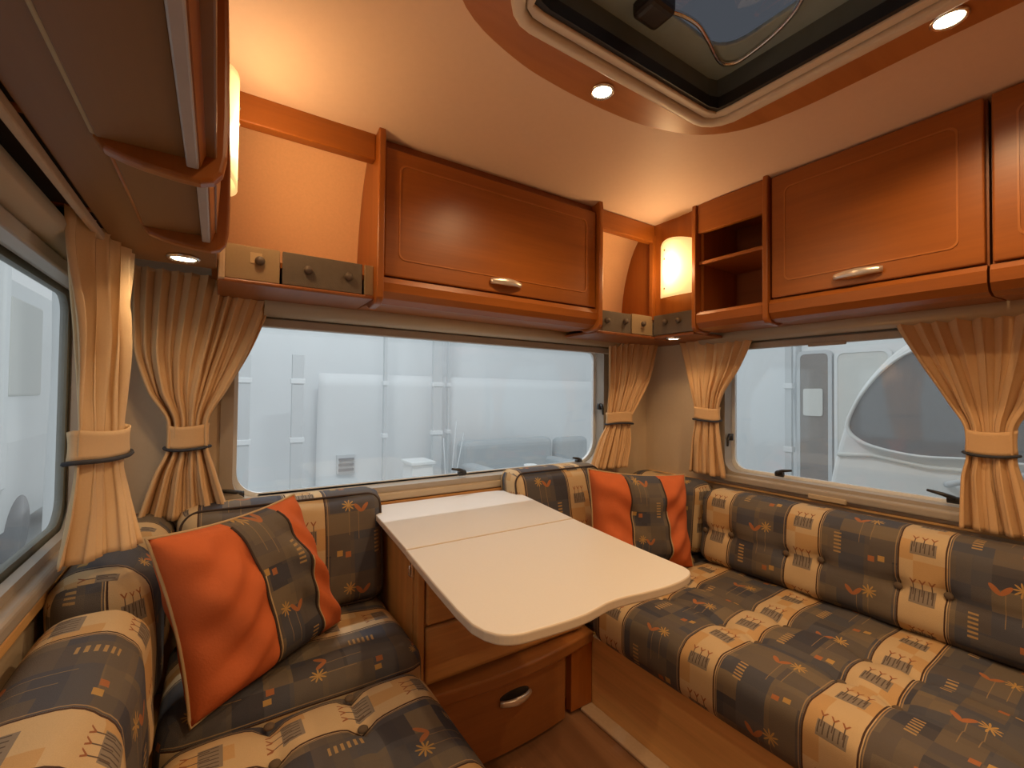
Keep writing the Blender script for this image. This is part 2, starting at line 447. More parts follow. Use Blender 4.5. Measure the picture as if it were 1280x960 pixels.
# ---- windows
def latch(parent, p, along, inward):
    """dark window catch: base block and lever"""
    p = Vector(p); a = Vector(along); n = Vector(inward)
    bm = tube_bm([p-a*.014, p+a*.014], .011, 8)
    tube_bm([p+n*.010+a*.005+Vector((0,0,.004)), p+n*.022-a*.02+Vector((0,0,.010)), p+n*.024-a*.055+Vector((0,0,.016))], [.007,.006,.004], 8, bm=bm)
    return obj('latch', bm, 'dark_plastic', parent, True)
def window(name, axis, wallc, sgn, b0,b1,z0,z1, rad, label, latches, dp=.050):
    """sgn: direction into the room along axis"""
    out = lambda d: sorted((wallc, wallc+sgn*d))
    o = rrect(b0-.02,b1+.02,z0-.022,z1+.02,rad,8); i = rrect(b0+.012,b1-.012,z0+.012,z1-.012,rad,8)
    a0,a1 = sorted((wallc+sgn*.008, wallc-sgn*(dp-.006)))
    root = ring(name, o, i, axis, a0, a1, 'rail_grey'); tag(root,label,kind='structure')
    i2 = rrect(b0+.024,b1-.024,z0+.022,z1-.022,rad,8)
    c = wallc-sgn*dp
    ring('gasket', rrect(b0,b1,z0,z1,rad,8), i2, axis, *sorted((c,c-sgn*.014)), 'gasket_grey' if axis=='x' and sgn>0 else 'ext_white', root)
    prism('pane', rrect(b0+.015,b1-.015,z0+.015,z1-.015,rad,8), axis, *sorted((c-sgn*.004,c-sgn*.009)), 'acrylic', root)
    return root
w1 = window('window_1','y',FY,-1,.03,1.55,.738,1.30,(.03,.03,.07,.10),'wide front window looking onto white sheeting',())
w2 = window('window_2','x',RX,-1,0.0,1.13,.742,1.30,(.03,.03,.05,.05),'long window above the bench facing a white caravan',())
w3 = window('window_3','x',LX,1,0.0,1.43,.757,1.31,(.04,.04,.06,.06),'near window beside the curtain at the edge of view',(),.016)
# sill rails, blind cassettes and blind bars
def loft(name, prof, axis, a0, a1, mat, parent): return prism(name, prof, axis, a0, a1, mat, parent)
def cprof(c, z, rc, rz, n=14): return [(c+rc*math.cos(2*math.pi*k/n), z+rz*math.sin(2*math.pi*k/n)) for k in range(n)]
def shade(o):
    for p in o.data.polygons: p.use_smooth = len(p.vertices) == 4
    return o
shade(prism('blind_cassette', cprof(FY-.045,1.332,.040,.034), 'x', .11,1.66,'cream_plastic',w1))
box('blind_bar', .0,1.58,FY-.030,FY-.006,1.270,1.297,'rail_grey',w1,.004)
box('sill_rail', -.02,1.60,FY-.020,FY+.002,.703,.730,'cream_plastic',w1,.006)
box('bottom_seal', .11,1.44,FY+.050,FY+.062,.748,.760,'ext_white',w1,.003)
shade(prism('blind_cassette', cprof(RX-.045,1.332,.040,.032), 'y', -.10,1.20,'cream_plastic',w2))
box('blind_bar', -.05,1.17,RX-.030,RX-.006,1.270,1.297,'rail_grey',w2,.004) if False else obj('blind_bar', box_bm(RX-.030,RX-.006,-.05,1.17,1.270,1.297,.004), 'rail_grey', w2)
obj('sill_rail', box_bm(RX-.030,RX+.002,-.05,1.17,.712,.742,.008,3), 'rail_grey', w2)
obj('blind_tab', box_bm(RX-.036,RX-.026,.66,.78,.706,.724,.003), 'cream_plastic', w2)
obj('blind_tab', box_bm(RX-.034,RX-.024,.66,.78,1.262,1.276,.003), 'rail_grey', w2)
shade(prism('blind_cassette', cprof(LX+.034,1.342,.030,.026), 'y', -.30,1.44,'cream_plastic',w3))
obj('blind_bar', box_bm(LX+.004,LX+.034,-.30,1.44,1.290,1.316,.004), 'rail_grey', w3)
obj('sill_rail', box_bm(LX,LX+.03,-.30,1.44,.722,.752,.008,3), 'rail_grey', w3)
obj('side_post', box_bm(LX+.002,LX+.022,1.435,1.470,.77,1.30,.004), 'cream_plastic', w3)
for x in (.06,.80,1.40): latch(w1,(x,FY+.012,.768),(1,0,0),(0,-1,.3))
latch(w1,(1.53,FY+.012,1.02),(0,0,1),(0,-1,0))
for y in (.90,.40): latch(w2,(RX+.010,y,.772),(0,-1 if y<.5 else 1,0),(-1,0,.3))
latch(w2,(RX+.008,.245,.95),(0,0,1),(-1,0,0)); latch(w2,(RX+.008,1.10,.90),(0,0,1),(-1,0,0))

# curved lining in the front corner niches, behind the lockers
bm = bmesh.new(); rows = []
for k in range(13):
    t = k/12; a = t*math.pi/2
    y, z = 1.315+.165*math.sin(a)**.9 if t>0 else 1.315, 1.815-.42*(1-math.cos(a))**.85
    rows.append([bm.verts.new((x,y,z)) for x in (-.01,1.585)])
for A,B in zip(rows,rows[1:]): bm.faces.new((A[0],A[1],B[1],B[0]))
thicken(bm, .008)
obj('lining', bm, 'lining', ceil, True)

# ================================================================== ROOF HATCH
def poly_spline(pts, n=6, closed=True):
    out = []; N = len(pts)
    for i in range(N if closed else N-1):
        p0,p1,p2,p3 = [Vector(pts[(i+k)%N]) if closed else Vector(pts[min(max(i+k,0),N-1)]) for k in (-1,0,1,2)]
        for k in range(n):
            t = k/n; out.append(.5*((2*p1)+(p2-p0)*t+(2*p0-5*p1+4*p2-p3)*t*t+(3*p1-p0-3*p2+p3)*t**3))
    if not closed: out.append(Vector(pts[-1]))
    return out
CXH = .79
half = [(1.285,.30),(1.288,.45),(1.285,.575),(1.255,.705),(1.165,.80),(1.01,.852),(.88,.866),(.79,.868)]
front = half + [(2*CXH-x,y) for x,y in half[-2::-1]]
back = [(2*CXH-x, .60-y) for x,y in front][1:-1] if False else [(x,.60-y) for x,y in front[::-1]][1:-1]
outl = [tuple(p) for p in poly_spline([Vector((x,y,0)).to_2d() for x,y in front+back], 4)]
plain('upstand_dark',(.11,.14,.145),.4)
hatch = thing('roof_hatch', (CXH,.30,1.86), 'roof hatch, dome coloured dark for a hall roof, cream frame and bent wire handle', 'roof hatch')
# surround: bridge outline to the rounded opening by angle
def resample(poly, c, n):
    res = []
    for k in range(n):
        a = 2*math.pi*k/n; d = Vector((math.cos(a),math.sin(a))); best = None
        for i in range(len(poly)):
            p, q = Vector(poly[i]), Vector(poly[(i+1)%len(poly)]); e = q-p; den = d.x*e.y-d.y*e.x
            if abs(den) < 1e-12: continue
            w_ = p-Vector(c); t = (w_.x*e.y-w_.y*e.x)/den; s = (w_.x*d.y-w_.y*d.x)/den
            if t > 0 and -1e-9 <= s <= 1+1e-9 and (best is None or t > best): best = t
        res.append(tuple(Vector(c)+d*best))
    return res
HC = (CXH,.305); NS = 120
so = resample(outl,HC,NS); si = resample(rrect(.465,1.150,-.11,.735,.06),HC,NS)
sur = ring('surround', so, si, 'z', 1.846, 1.872, 'cherry_dark', hatch, .003)
m2, b2 = newmat('surround_wood'); gg = noise(1.0,5,stretch=(3,24,3)); setb(b2,'Base Color', ramp(gg,[(.3,(.40,.15,.042)),(.7,(.50,.20,.06))])); setb(b2,'Roughness',.35)
sur.data.materials[0] = m2
fo = resample(rrect(.445,1.170,-.13,.755,.085),HC,NS); fi = resample(rrect(.495,1.112,-.075,.705,.02),HC,NS)
fr = ring('frame', fo, resample(rrect(.475,1.140,-.10,.730,.055),HC,NS), 'z', 1.826, 1.850, 'hatch_white', hatch, .008); shade(fr)
ring('inner_frame', resample(rrect(.478,1.137,-.097,.727,.05),HC,NS), fi, 'z', 1.836, 1.90, 'hatch_white', hatch, .004)
ring('gasket', resample(rrect(.492,1.115,-.078,.708,.02),HC,NS), resample(rrect(.506,1.101,-.064,.694,.02),HC,NS), 'z', 1.842, 1.872, 'black_rubber', hatch)
ring('upstand', resample(rrect(.484,1.124,-.088,.718,.03),HC,NS), resample(rrect(.4985,1.1085,-.0715,.7015,.02),HC,NS), 'z', 1.868, 1.94, 'upstand_dark', hatch)
# dome: shallow stepped acrylic lid
bm = bmesh.new(); rings_ = []
for (s,z) in ((1.0,1.938),(.97,1.985),(.86,2.00),(.84,2.02),(.5,2.03),(.02,2.03)):
    rings_.append([bm.verts.new((HC[0]+(p[0]-HC[0])*s, HC[1]+(p[1]-HC[1])*s, z)) for p in resample(rrect(.485,1.125,-.09,.72,.05),HC,60)])
for A,B in zip(rings_,rings_[1:]):
    for k in range(60): bm.faces.new((A[k],A[(k+1)%60],B[(k+1)%60],B[k]))
bm.faces.new(rings_[-1]); bmesh.ops.recalc_face_normals(bm, faces=bm.faces)
obj('dome', bm, 'darkened_dome', hatch, True)
plain('dome_frame',(.34,.45,.46),.35)
ring('lid_frame', resample(rrect(.492,1.114,-.08,.71,.03),HC,NS), resample(rrect(.575,1.03,.01,.63,.06),HC,NS), 'z', 1.925, 1.937, 'dome_frame', hatch, .004)
wp = [(.804,.639),(.82,.618),(.885,.608),(.947,.620),(1.035,.645),(1.068,.637),(1.078,.605),(1.061,.518),(1.019,.448),(.93,.39),(.80,.38)]
tube('wire_handle', [(p.x,p.y,1.92) for p in poly_spline([Vector((x,y,0)) for x,y in wp],5,False)], .0055, 'chrome', hatch, 8)
bm = box_bm(.735,.812,.60,.665,1.895,1.955,.014,3); obj('handle_mount', bm, 'dark_plastic', hatch)
def spot(parent, p, power, size=115, blend=.7):
    l = D.lights.new('spot_light','SPOT'); l.energy = power; l.color = WARM; l.spot_size = math.radians(size); l.spot_blend = blend; l.shadow_soft_size = .022
    o = D.objects.new('spot_light', l); COL.objects.link(o); o.location = p; 
    if parent:
        o.parent = parent; o.matrix_parent_inverse = Matrix.Translation(parent_world(parent)).inverted()
def downlight(p, label, power, size=120, group=None):
    t = thing('downlight', p, label, 'lamp', group)
    x,y,z = p
    lathe('bezel', [(.030,0),(.031,-.004),(.027,-.008),(.023,-.004),(.022,0)], 'chrome', t, p)
    lathe('bulb', [(.0215,-.001),(.0215,-.005),(.012,-.0065),(.001,-.007)], 'bulb', t, p)
    spot(t, (x,y,z-.012), power, size)
downlight((.797,.812,1.846),'round halogen downlight in front edge of the hatch surround',P_SPOT,150)
downlight((1.218,.262,1.846),'round halogen downlight in hatch surround above the long bench',P_SPOT,150)
downlight((.36,.03,1.846),'round halogen downlight in hatch surround above the near bench',P_SPOT,150)
downlight((.797,-.212,1.846),'round halogen downlight behind the hatch, out of view',P_SPOT,150)
downlight((.66,-1.25,1.858),'round halogen downlight over the aisle behind the viewer, left one',P_SPOT*1.2,150)
downlight((.98,-1.25,1.858),'round halogen downlight over the aisle behind the viewer, right one',P_SPOT*1.2,150)

# ================================================================== OVERHEAD LOCKERS
def handle(parent, p, along, out, L=.118):
    p, a, o_ = Vector(p), Vector(along), Vector(out)
    pts, rad = [], []
    for k in range(13):
        t = k/12*2-1
        pts.append(p+a*(t*L/2)+o_*(.006+.016*(1-t*t))); rad.append(.0075-.002*abs(t))
    bm = tube_bm(pts, rad, 8)
    for v in bm.verts:
        d = (v.co-p).dot(Vector((0,0,1))); v.co.z += d*.7
    return obj('handle', bm, 'satin_handle', parent, True)
def groove(parent, axis, c, b0,b1,z0,z1, mat, r=.02):
    """the fine routed line on a door: a slim bead standing half a millimetre proud"""
    return ring('groove_bead', rrect(b0,b1,z0,z1,r), rrect(b0+.004,b1-.004,z0+.004,z1-.004,r), axis, c-.0015, c+.0015, mat, parent)
def arch_panel(name, y_or_x, th, axis, front, depth_end, mat, parent):
    """locker end panel: polygon with rounded lower front corner. front: coordinate of the front edge, depth_end: wall"""
    s = 1 if depth_end > front else -1
    prof = [(front+s*.005,1.845),(front,1.80),(front,1.37)]
    for k in range(1,7):
        a = k/6*math.pi/2; prof.append((front+s*.028*(1-math.cos(a)), 1.352-.026*math.sin(a)+.0))
    prof += [(front+s*.08,1.322),(front+s*.11,1.335),(depth_end,1.345),(depth_end,1.845)]
    if axis == 'x': return prism(name, prof, 'x', y_or_x, y_or_x+th, mat, parent, .004)
    return prism(name, prof, 'y', y_or_x, y_or_x+th, mat, parent, .004)
# ---- front locker
L1 = thing('overhead_locker',(.80,1.40,1.33),'cherry wood overhead locker with flap door above the front window','locker')
arch_panel('side_panel',.366,.020,'x',1.245,1.535,'cherry_z',L1); arch_panel('side_panel',1.215,.020,'x',1.245,1.535,'cherry_z',L1)
box('body',.386,1.215,1.285,1.535,1.40,1.80,'cherry_dark',L1,0)
dr = box('door',.390,1.211,1.262,1.284,1.412,1.782,'cherry_x',L1,.004)
M['bead'] = plain('bead',(.42,.145,.03),.35)
groove(dr,'y',1.2615,.432,1.165,1.462,1.742,'bead')
handle(dr,(.798,1.262,1.446),(1,0,0),(0,-1,0))
prism('bottom_lip',[(1.262,1.406),(1.256,1.39),(1.258,1.365),(1.272,1.347),(1.30,1.336),(1.535,1.345),(1.535,1.406)],'x',.386,1.215,'cherry_x',L1)
box('top_board',.386,1.215,1.29,1.53,1.80,1.83,'cherry_dark',L1,0)
# ---- right-hand lockers
def right_locker(y0,y1,label,handle_y,withpanel):
    t = thing('overhead_locker',(1.70,(y0+y1)/2,1.33),label,'locker')
    if withpanel: arch_panel('side_panel',y1-.018,.018,'y',1.548,1.84,'cherry_z',t)
    e = y1-(.020 if withpanel else .003)
    box('body',1.585,1.84,y0,e,1.40,1.822,'cherry_dark',t,0)
    d = box('door',1.562,1.584,y0+.004,e-.004,1.410,1.822,'cherry_y',t,.004)
    groove(d,'x',1.5615,y0+.05,e-.045,1.46,1.775,'bead')
    handle(d,(1.562,handle_y,1.441),(0,1,0),(-1,0,0))
    lp = [(1.562,1.404),(1.553,1.39),(1.555,1.36),(1.57,1.340),(1.60,1.332),(1.84,1.345),(1.84,1.404)]
    prism('bottom_lip',lp,'y',y0,e,'cherry_y',t)
    return t
right_locker(.272,.806,'cherry wood overhead locker with curved handle above the long bench',.535,True)
right_locker(-.25,.270,'cherry wood overhead locker cut off by the right edge of view',.0,False)
# ---- open shelf unit
L3 = thing('open_shelf_unit',(1.70,.94,1.33),'small open cherry shelf unit between lamp panel and long locker','shelf')
arch_panel('side_panel',1.064,.018,'y',1.552,1.84,'cherry_z',L3)
box('top_rail',1.562,1.584,.808,1.062,1.712,1.826,'cherry_y',L3,.003)
box('shelf_board',1.570,1.838,.810,1.062,1.588,1.602,'cherry_y',L3,.003)
box('back_panel',1.815,1.84,.808,1.062,1.40,1.826,'cherry_dark',L3,0)
box('bottom_board',1.575,1.815,.808,1.062,1.385,1.398,'cherry_y',L3,.002)
box('top_board',1.575,1.815,.808,1.062,1.775,1.79,'cherry_y',L3,0)
box('left_cheek',1.585,1.815,1.050,1.062,1.40,1.80,'cherry_z',L3,0)
box('paper_lining',1.812,1.815,.82,.93,1.41,1.70,'trim_beige',L3,0)
prism('bottom_lip',[(1.562,1.402),(1.553,1.39),(1.555,1.36),(1.57,1.340),(1.60,1.332),(1.84,1.345),(1.84,1.385),(1.575,1.385),(1.575,1.402)],'y',.808,1.062,'cherry_y',L3)

# ---- corner shelves with fabric fascia
def fab_strip(parent, axis, c, b0,b1,z0,z1, kind, knobs, sgn=-1):
    o = box('fascia_panel', *((b0,b1,c,c+.010) if axis=='y' else (c,c+.010,b0,b1)), z0,z1, kind, parent, .002)
    for kb,kz in knobs:
        p = (kb, c, kz) if axis=='y' else (c, kb, kz)
        q = [(.0105,0),(.0115,-.006),(.010,-.012),(.006,-.015),(.001,-.016)]
        lathe('knob', q, 'knob', o, p, axis, 14)
    return o
plain('fascia_cream',(.34,.24,.13),.85,var=.08,scale=200,bmp=.0005); plain('fascia_dark',(.125,.10,.075),.85,var=.14,scale=60,bmp=.0005)
C1 = thing('corner_shelf',(.19,1.40,1.34),'open corner niche with knobbed fascia above the gathered left curtain','shelf')
box('top_rail',-.005,.366,1.278,1.312,1.742,1.818,'cherry_x',C1,.003)
fab_strip(C1,'y',1.280,.010,.128,1.352,1.437,'fascia_cream',[(.083,1.402)])
fab_strip(C1,'y',1.280,.134,.335,1.352,1.437,'fascia_dark',[(.194,1.397),(.297,1.395)])
fab_strip(C1,'y',1.280,.341,.366,1.352,1.437,'fascia_cream',[])
box('patch',.062,.088,1.2785,1.281,1.395,1.422,'piping_cream',C1,0)
box('shelf_board',-.005,.366,1.29,1.50,1.395,1.41,'cherry_x',C1,.002)
box('underside_board',-.005,.366,1.272,1.50,1.340,1.351,'cherry_dark',C1,.004)
C2 = thing('corner_shelf',(1.42,1.40,1.34),'open corner niche with knobbed fascia beside the lit wall lamp','shelf')
box('top_rail',1.236,1.575,1.278,1.312,1.738,1.812,'cherry_x',C2,.003)
fab_strip(C2,'y',1.280,1.237,1.430,1.330,1.412,'fascia_dark',[(1.288,1.372),(1.393,1.378)])
fab_strip(C2,'y',1.280,1.436,1.566,1.332,1.416,'fascia_cream',[(1.50,1.378)])
fab_strip(C2,'x',1.568,1.084,1.278,1.334,1.418,'fascia_dark',[(1.214,1.384),(1.150,1.383)])
box('patch',1.487,1.513,1.2785,1.281,1.36,1.388,'piping_cream',C2,0)
box('lamp_panel',1.578,1.592,1.082,1.50,1.40,1.85,'cherry_z',C2,.002)
box('corner_post',1.560,1.580,1.276,1.296,1.40,1.77,'cherry_z',C2,.002)
box('shelf_board',1.236,1.585,1.29,1.50,1.392,1.405,'cherry_x',C2,.002)
box('underside_board',1.236,1.84,1.276,1.50,1.318,1.330,'cherry_dark',C2,.003); box('underside_board',1.572,1.84,1.084,1.276,1.320,1.332,'cherry_dark',C2,.003)
downlight((1.60,1.20,1.320),'tiny lit downlight below the corner fascia by the right curtain',P_CORNER,140)

# ---- left-hand lockers (seen from below)
def rim_poly(dx=0):
    p = [(-.124,1.372),(-.121,1.360),(-.112,1.348),(-.095,1.342),(-.077,1.338),(-.045,1.334),(-.022,1.333),(-.008,1.338),(.001,1.350),(.005,1.372),(.006,1.42),(.005,1.50),(.002,1.60),(-.003,1.72),(-.012,1.845),(LX+.01,1.845),(LX+.01,1.372)]
    return [(x+dx,z) for x,z in p]
def left_locker(y0,y1,label,dx):
    t = thing('overhead_locker',(-.13,(y0+y1)/2,1.34),label,'locker')
    prism('side_panel',rim_poly(dx),'y',y1-.022,y1,'cherry_z',t,.005)
    box('underside_panel',-.118+dx,-.036+dx,y0,y1-.022,1.358,1.3665,'underside',t,.002)
    tube('bead',[(-.119+dx,y0,1.364),(-.119+dx,y1-.024,1.364)],.0045,'piping_cream' if dx==0 else 'bead',t)
    d = prism('door',[(-.034+dx,1.352),(-.022+dx,1.350),(-.014+dx,1.375),(-.010+dx,1.45),(-.012+dx,1.60),(-.020+dx,1.80),(-.040+dx,1.80),(-.034+dx,1.6),(-.032+dx,1.45)],'y',y0,y1-.026,'cherry_y',t)
    box('door_edge',-.036+dx,-.0235+dx,y0,y1-.026,1.346,1.3535,'edge_metal',d,.002)
    box('body',LX+.01,-.045+dx,y0,y1-.024,1.385,1.84,'cherry_dark',t,0)
plain('edge_metal',(.42,.36,.33),.45,.2)
left_locker(-.45,.686,'curved overhead locker at upper left, nearest to the viewer',0)
left_locker(.690,1.006,'short curved overhead locker behind the nearest one at upper left',.008)
C3 = thing('corner_shelf',(-.10,1.18,1.36),'brown underside board and end panel behind the left lockers','shelf')
box('underside_board',-.176,-.006,-.45,1.276,1.3665,1.3845,'underside',C3,.002)
box('lamp_panel',-.018,-.004,1.010,1.50,1.385,1.84,'cherry_z',C3,.002)
box('fascia_end',-.004,.010,1.262,1.290,1.345,1.440,'trim_beige',C3,.004)
box('curtain_rail',-.190,-.179,-.45,1.262,1.352,1.368,'trim_beige',C3,.003); box('gap_shade',LX+.002,-.178,-.45,1.262,1.374,1.384,'dark_slot',C3,0)  # near-black strip behind the rail paints the shade of the gap
box('curtain_rail',-.24,.366,1.50,1.512,1.350,1.394,'dark_slot',C3,.002)  # rail heightened and near-black, also painting the shaded gap above the curtain
downlight((-.066,1.195,1.3665),'round lit downlight under left corner board above the curtains',P_CORNER,150)
downlight((-.085,-.33,1.3665),'round downlight under the nearest left locker, behind the viewer',9.0,150)
tag(box('curtain_track',1.805,1.817,-.1,1.36,1.350,1.372,'cherry_dark',bev=.002),'dark curtain track on the wall over the long bench','curtain track')
tag(box('curtain_track',.10,1.80,1.500,1.512,1.372,1.388,'cherry_dark',bev=.002),'dark curtain track over the wide front window','curtain track')

# ---- wall lamps
def wall_lamp(p, sgn, label):
    """frosted bowed glass on a cherry panel; p: middle of the glass on the panel, sgn: way into the room along x"""
    t = thing('wall_lamp', p, label, 'lamp', None)
    n, mrows = 18, 16; W, H, dep = .152, .215, (.045 if sgn < 0 else .022)
    bm = bmesh.new(); G = {}
    for i in range(n+1):
        s = i/n*2-1
        for j in range(mrows+1):
            q = j/mrows
            z = -H/2+q*H + (.012*(1-s*s))*(q) - .010*(1-s*s)*(1-q)
            G[i,j] = bm.verts.new((sgn*(.012+dep*(1-s*s)), s*W/2, z))
    for i in range(n):
        for j in range(mrows): bm.faces.new((G[i,j],G[i+1,j],G[i+1,j+1],G[i,j+1]))
    thicken(bm, .003)
    g_ = D.meshes.new('glass_shade'); bm.to_mesh(g_); bm.free()
    o = D.objects.new('glass_shade', g_); COL.objects.link(o); g_.materials.append(M['lamp_glass']); o.parent = t
    for pl in g_.polygons: pl.use_smooth = True
    x,y,z = p
    box('back_plate',*sorted((x,x+sgn*.010)),y-.05,y+.05,z-.09,z+.09,'satin_handle',t,.002)
    for dz in (.078,.042,-.080):
        bmS = bmesh.new(); bmesh.ops.create_uvsphere(bmS, u_segments=10, v_segments=6, radius=.0045)
        for v in bmS.verts: v.co += Vector((x+sgn*(.012+dep*.87+.002), y+.028, z+dz))
        obj('screw', bmS, 'knob', t, True)
    l = D.lights.new('lamp_light','POINT'); l.energy = P_WALL; l.color = WARM; l.shadow_soft_size = .03
    lo = D.objects.new('lamp_light', l); COL.objects.link(lo); lo.parent = t; lo.location = (sgn*.085,0,.0)
wall_lamp((1.576,1.158,1.594), -1, 'glowing bowed glass wall lamp on wooden corner panel')
wall_lamp((-.006,1.125,1.625), 1, 'glowing wall lamp mostly hidden behind the left lockers')

# ================================================================== CURTAINS
def curtain(label, rows, npl, amp, mat='curtain_cloth', tie=(.93,.975), seed=0, tilt=0, hook=True):
    """rows: (z,(xl,yl),(xr,yr),amplitude factor) from top to bottom"""
    zc = (rows[0][1][0]+rows[0][2][0])/2, (rows[0][1][1]+rows[0][2][1])/2
    t = thing('curtain',(zc[0],zc[1],rows[-1][0]),label,'curtain')
    zs = np.array([r[0] for r in rows])[::-1]
    f = lambda k: np.array([k(r) for r in rows])[::-1]
    NV, NU = 56, npl*14
    zz_ = np.linspace(rows[0][0], rows[-1][0], NV+1)
    def itp(z, arr):
        # smooth interpolation (cosine-free pchip-like via np on fine blend)
        i = int(np.searchsorted(zs, z)); i = min(max(i,1),len(zs)-1)
        h = zs[i]-zs[i-1]; tt = (z-zs[i-1])/h
        def slope(k):
            if k==0: return (arr[1]-arr[0])/(zs[1]-zs[0])
            if k==len(zs)-1: return (arr[-1]-arr[-2])/(zs[-1]-zs[-2])
            a=(arr[k]-arr[k-1])/(zs[k]-zs[k-1]); b=(arr[k+1]-arr[k])/(zs[k+1]-zs[k])
            return 0 if a*b<=0 else 2*a*b/(a+b)
        m0,m1 = slope(i-1)*h, slope(i)*h
        return (2*tt**3-3*tt**2+1)*arr[i-1]+(tt**3-2*tt**2+tt)*m0+(-2*tt**3+3*tt**2)*arr[i]+(tt**3-tt**2)*m1
    xl,yl,xr,yr,am = f(lambda r:r[1][0]),f(lambda r:r[1][1]),f(lambda r:r[2][0]),f(lambda r:r[2][1]),f(lambda r:r[3])
    rnd = random.Random(seed); offs = [rnd.uniform(.6,1.3) for _ in range(npl+2)]; phs = np.cumsum([rnd.uniform(.75,1.25) for _ in range(npl)]); phs = np.concatenate([[0],phs/phs[-1]])
    verts, faces = [], []
    for j,z in enumerate(zz_):
        a, b_2 = Vector((itp(z,xl),itp(z,yl))), Vector((itp(z,xr),itp(z,yr))); A = itp(z,am)
        d = (b_2-a); nrm = Vector((d.y,-d.x)).normalized()
        for i in range(NU+1):
            s = i/NU
            k = min(int(np.searchsorted(phs,s,'right')-1),npl-1); loc = (s-phs[k])/(phs[k+1]-phs[k])
            wv = math.sin(2*math.pi*loc)*offs[k]
            k2 = s*npl*.5; w2 = math.sin(2*math.pi*k2+seed)*(.9+.5*math.sin(7*s+seed)); bl = .05+.6*smoothstep(rows[0][0]-.05,tie[1],z)+.2*smoothstep(tie[0],rows[-1][0],z)
            wv = wv*(1-bl)+w2*bl*1.25 + .3*math.sin(17*s+9*z+seed)*smoothstep(rows[0][0],1.1,z)
            drift = .25*math.sin(3.1*s+5*z+seed)
            p = a+d*s + nrm*(amp*A*(wv+drift)) + d.normalized()*(.35*amp*A*math.sin(4*math.pi*loc))
            zz2 = z + (0.0012*math.sin(9*s+seed) if j==NV else 0) + tilt*(s-.5)*(j/NV)**2
            verts.append((p.x,p.y,zz2))
    for j in range(NV):
        for i in range(NU):
            k = j*(NU+1)+i; faces.append((k,k+1,k+NU+2,k+NU+1))
    me = D.meshes.new('cloth'); me.from_pydata(verts,[],faces)
    bm = bmesh.new(); bm.from_mesh(me); bmesh.ops.recalc_face_normals(bm, faces=bm.faces); thicken(bm, .0016); bm.to_mesh(me); bm.free()
    obj('cloth', me, mat, t, True)
    # tie-back band
    zm = (tie[0]+tie[1])/2
    a, b_2 = Vector((itp(zm,xl),itp(zm,yl))), Vector((itp(zm,xr),itp(zm,yr))); c = (a+b_2)/2; d = b_2-a; L = d.length/2+.003; d.normalize(); nrm = Vector((d.y,-d.x))
    dep = max(.013, amp*itp(zm,am)*1.25+.006)
    bm = bmesh.new(); R = []
    for q in range(7):
        z = tie[0]+(tie[1]-tie[0])*q/6; e = 1.03-.04*math.sin(math.pi*q/6); row = []
        for k in range(36):
            th = 2*math.pi*k/36; p = c+d*(L*e*math.copysign(abs(math.cos(th))**.8,math.cos(th)))+nrm*(dep*e*math.copysign(abs(math.sin(th))**.8,math.sin(th)))
            row.append(bm.verts.new((p.x,p.y,z+.004*math.sin(2*th+seed))))
        R.append(row)
    for A_,B_ in zip(R,R[1:]):
        for k in range(36): bm.faces.new((A_[k],A_[(k+1)%36],B_[(k+1)%36],B_[k]))
    bmesh.ops.recalc_face_normals(bm, faces=bm.faces); thicken(bm, .003)
    tb = obj('tieback', bm, mat, t, True)
    pts = []
    for k in range(36):
        th = 2*math.pi*k/36; p = c+d*((L+.004)*math.copysign(abs(math.cos(th))**.8,math.cos(th)))+nrm*((dep+.004)*math.copysign(abs(math.sin(th))**.8,math.sin(th)))
        pts.append((p.x,p.y,tie[0]-.002+.003*math.sin(2*th+seed)))
    tube('cord', pts, .0042, 'cord', tb, 6, True)
    return t
Y1 = 1.487
curtain('wide gathered orange curtain at left end of the front window',
 [(1.392,(-.185,1.47),(.146,Y1),.95),(1.34,(-.185,1.47),(.130,Y1),.8),(1.20,(-.180,1.47),(.082,Y1),1.1),(1.08,(-.150,1.475),(.025,Y1),1.0),(.985,(-.105,1.475),(-.020,Y1),.75),(.93,(-.105,1.475),(-.018,Y1),.75),(.86,(-.130,1.47),(-.0,Y1),1.),(.74,(-.165,1.46),(.036,Y1),1.2)], 11, .013, tie=(.925,.985), seed=1)
curtain('narrow tied curtain at right end of the front window',
 [(1.366,(1.515,1.49),(1.795,1.425),.95),(1.30,(1.518,1.49),(1.78,1.43),.8),(1.15,(1.520,1.49),(1.735,1.44),1.),(1.02,(1.512,1.49),(1.665,1.455),.9),(.975,(1.508,1.49),(1.640,1.46),.7),(.94,(1.503,1.49),(1.632,1.46),.7),(.87,(1.46,1.49),(1.63,1.455),1.),(.74,(1.405,1.49),(1.60,1.45),1.2)], 9, .012, tie=(.945,.995), seed=5)
curtain('tied curtain at far end of the window above the long bench',
 [(1.384,(1.79,1.325),(1.79,.945),.95),(1.33,(1.79,1.31),(1.79,.96),.8),(1.20,(1.79,1.27),(1.79,1.02),1.),(1.08,(1.79,1.24),(1.79,1.095),.9),(1.02,(1.79,1.228),(1.79,1.112),.7),(.965,(1.79,1.226),(1.79,1.112),.7),(.88,(1.79,1.24),(1.79,1.10),1.1),(.735,(1.79,1.252),(1.79,1.075),1.3)], 8, .013, tie=(.972,1.025), seed=9)
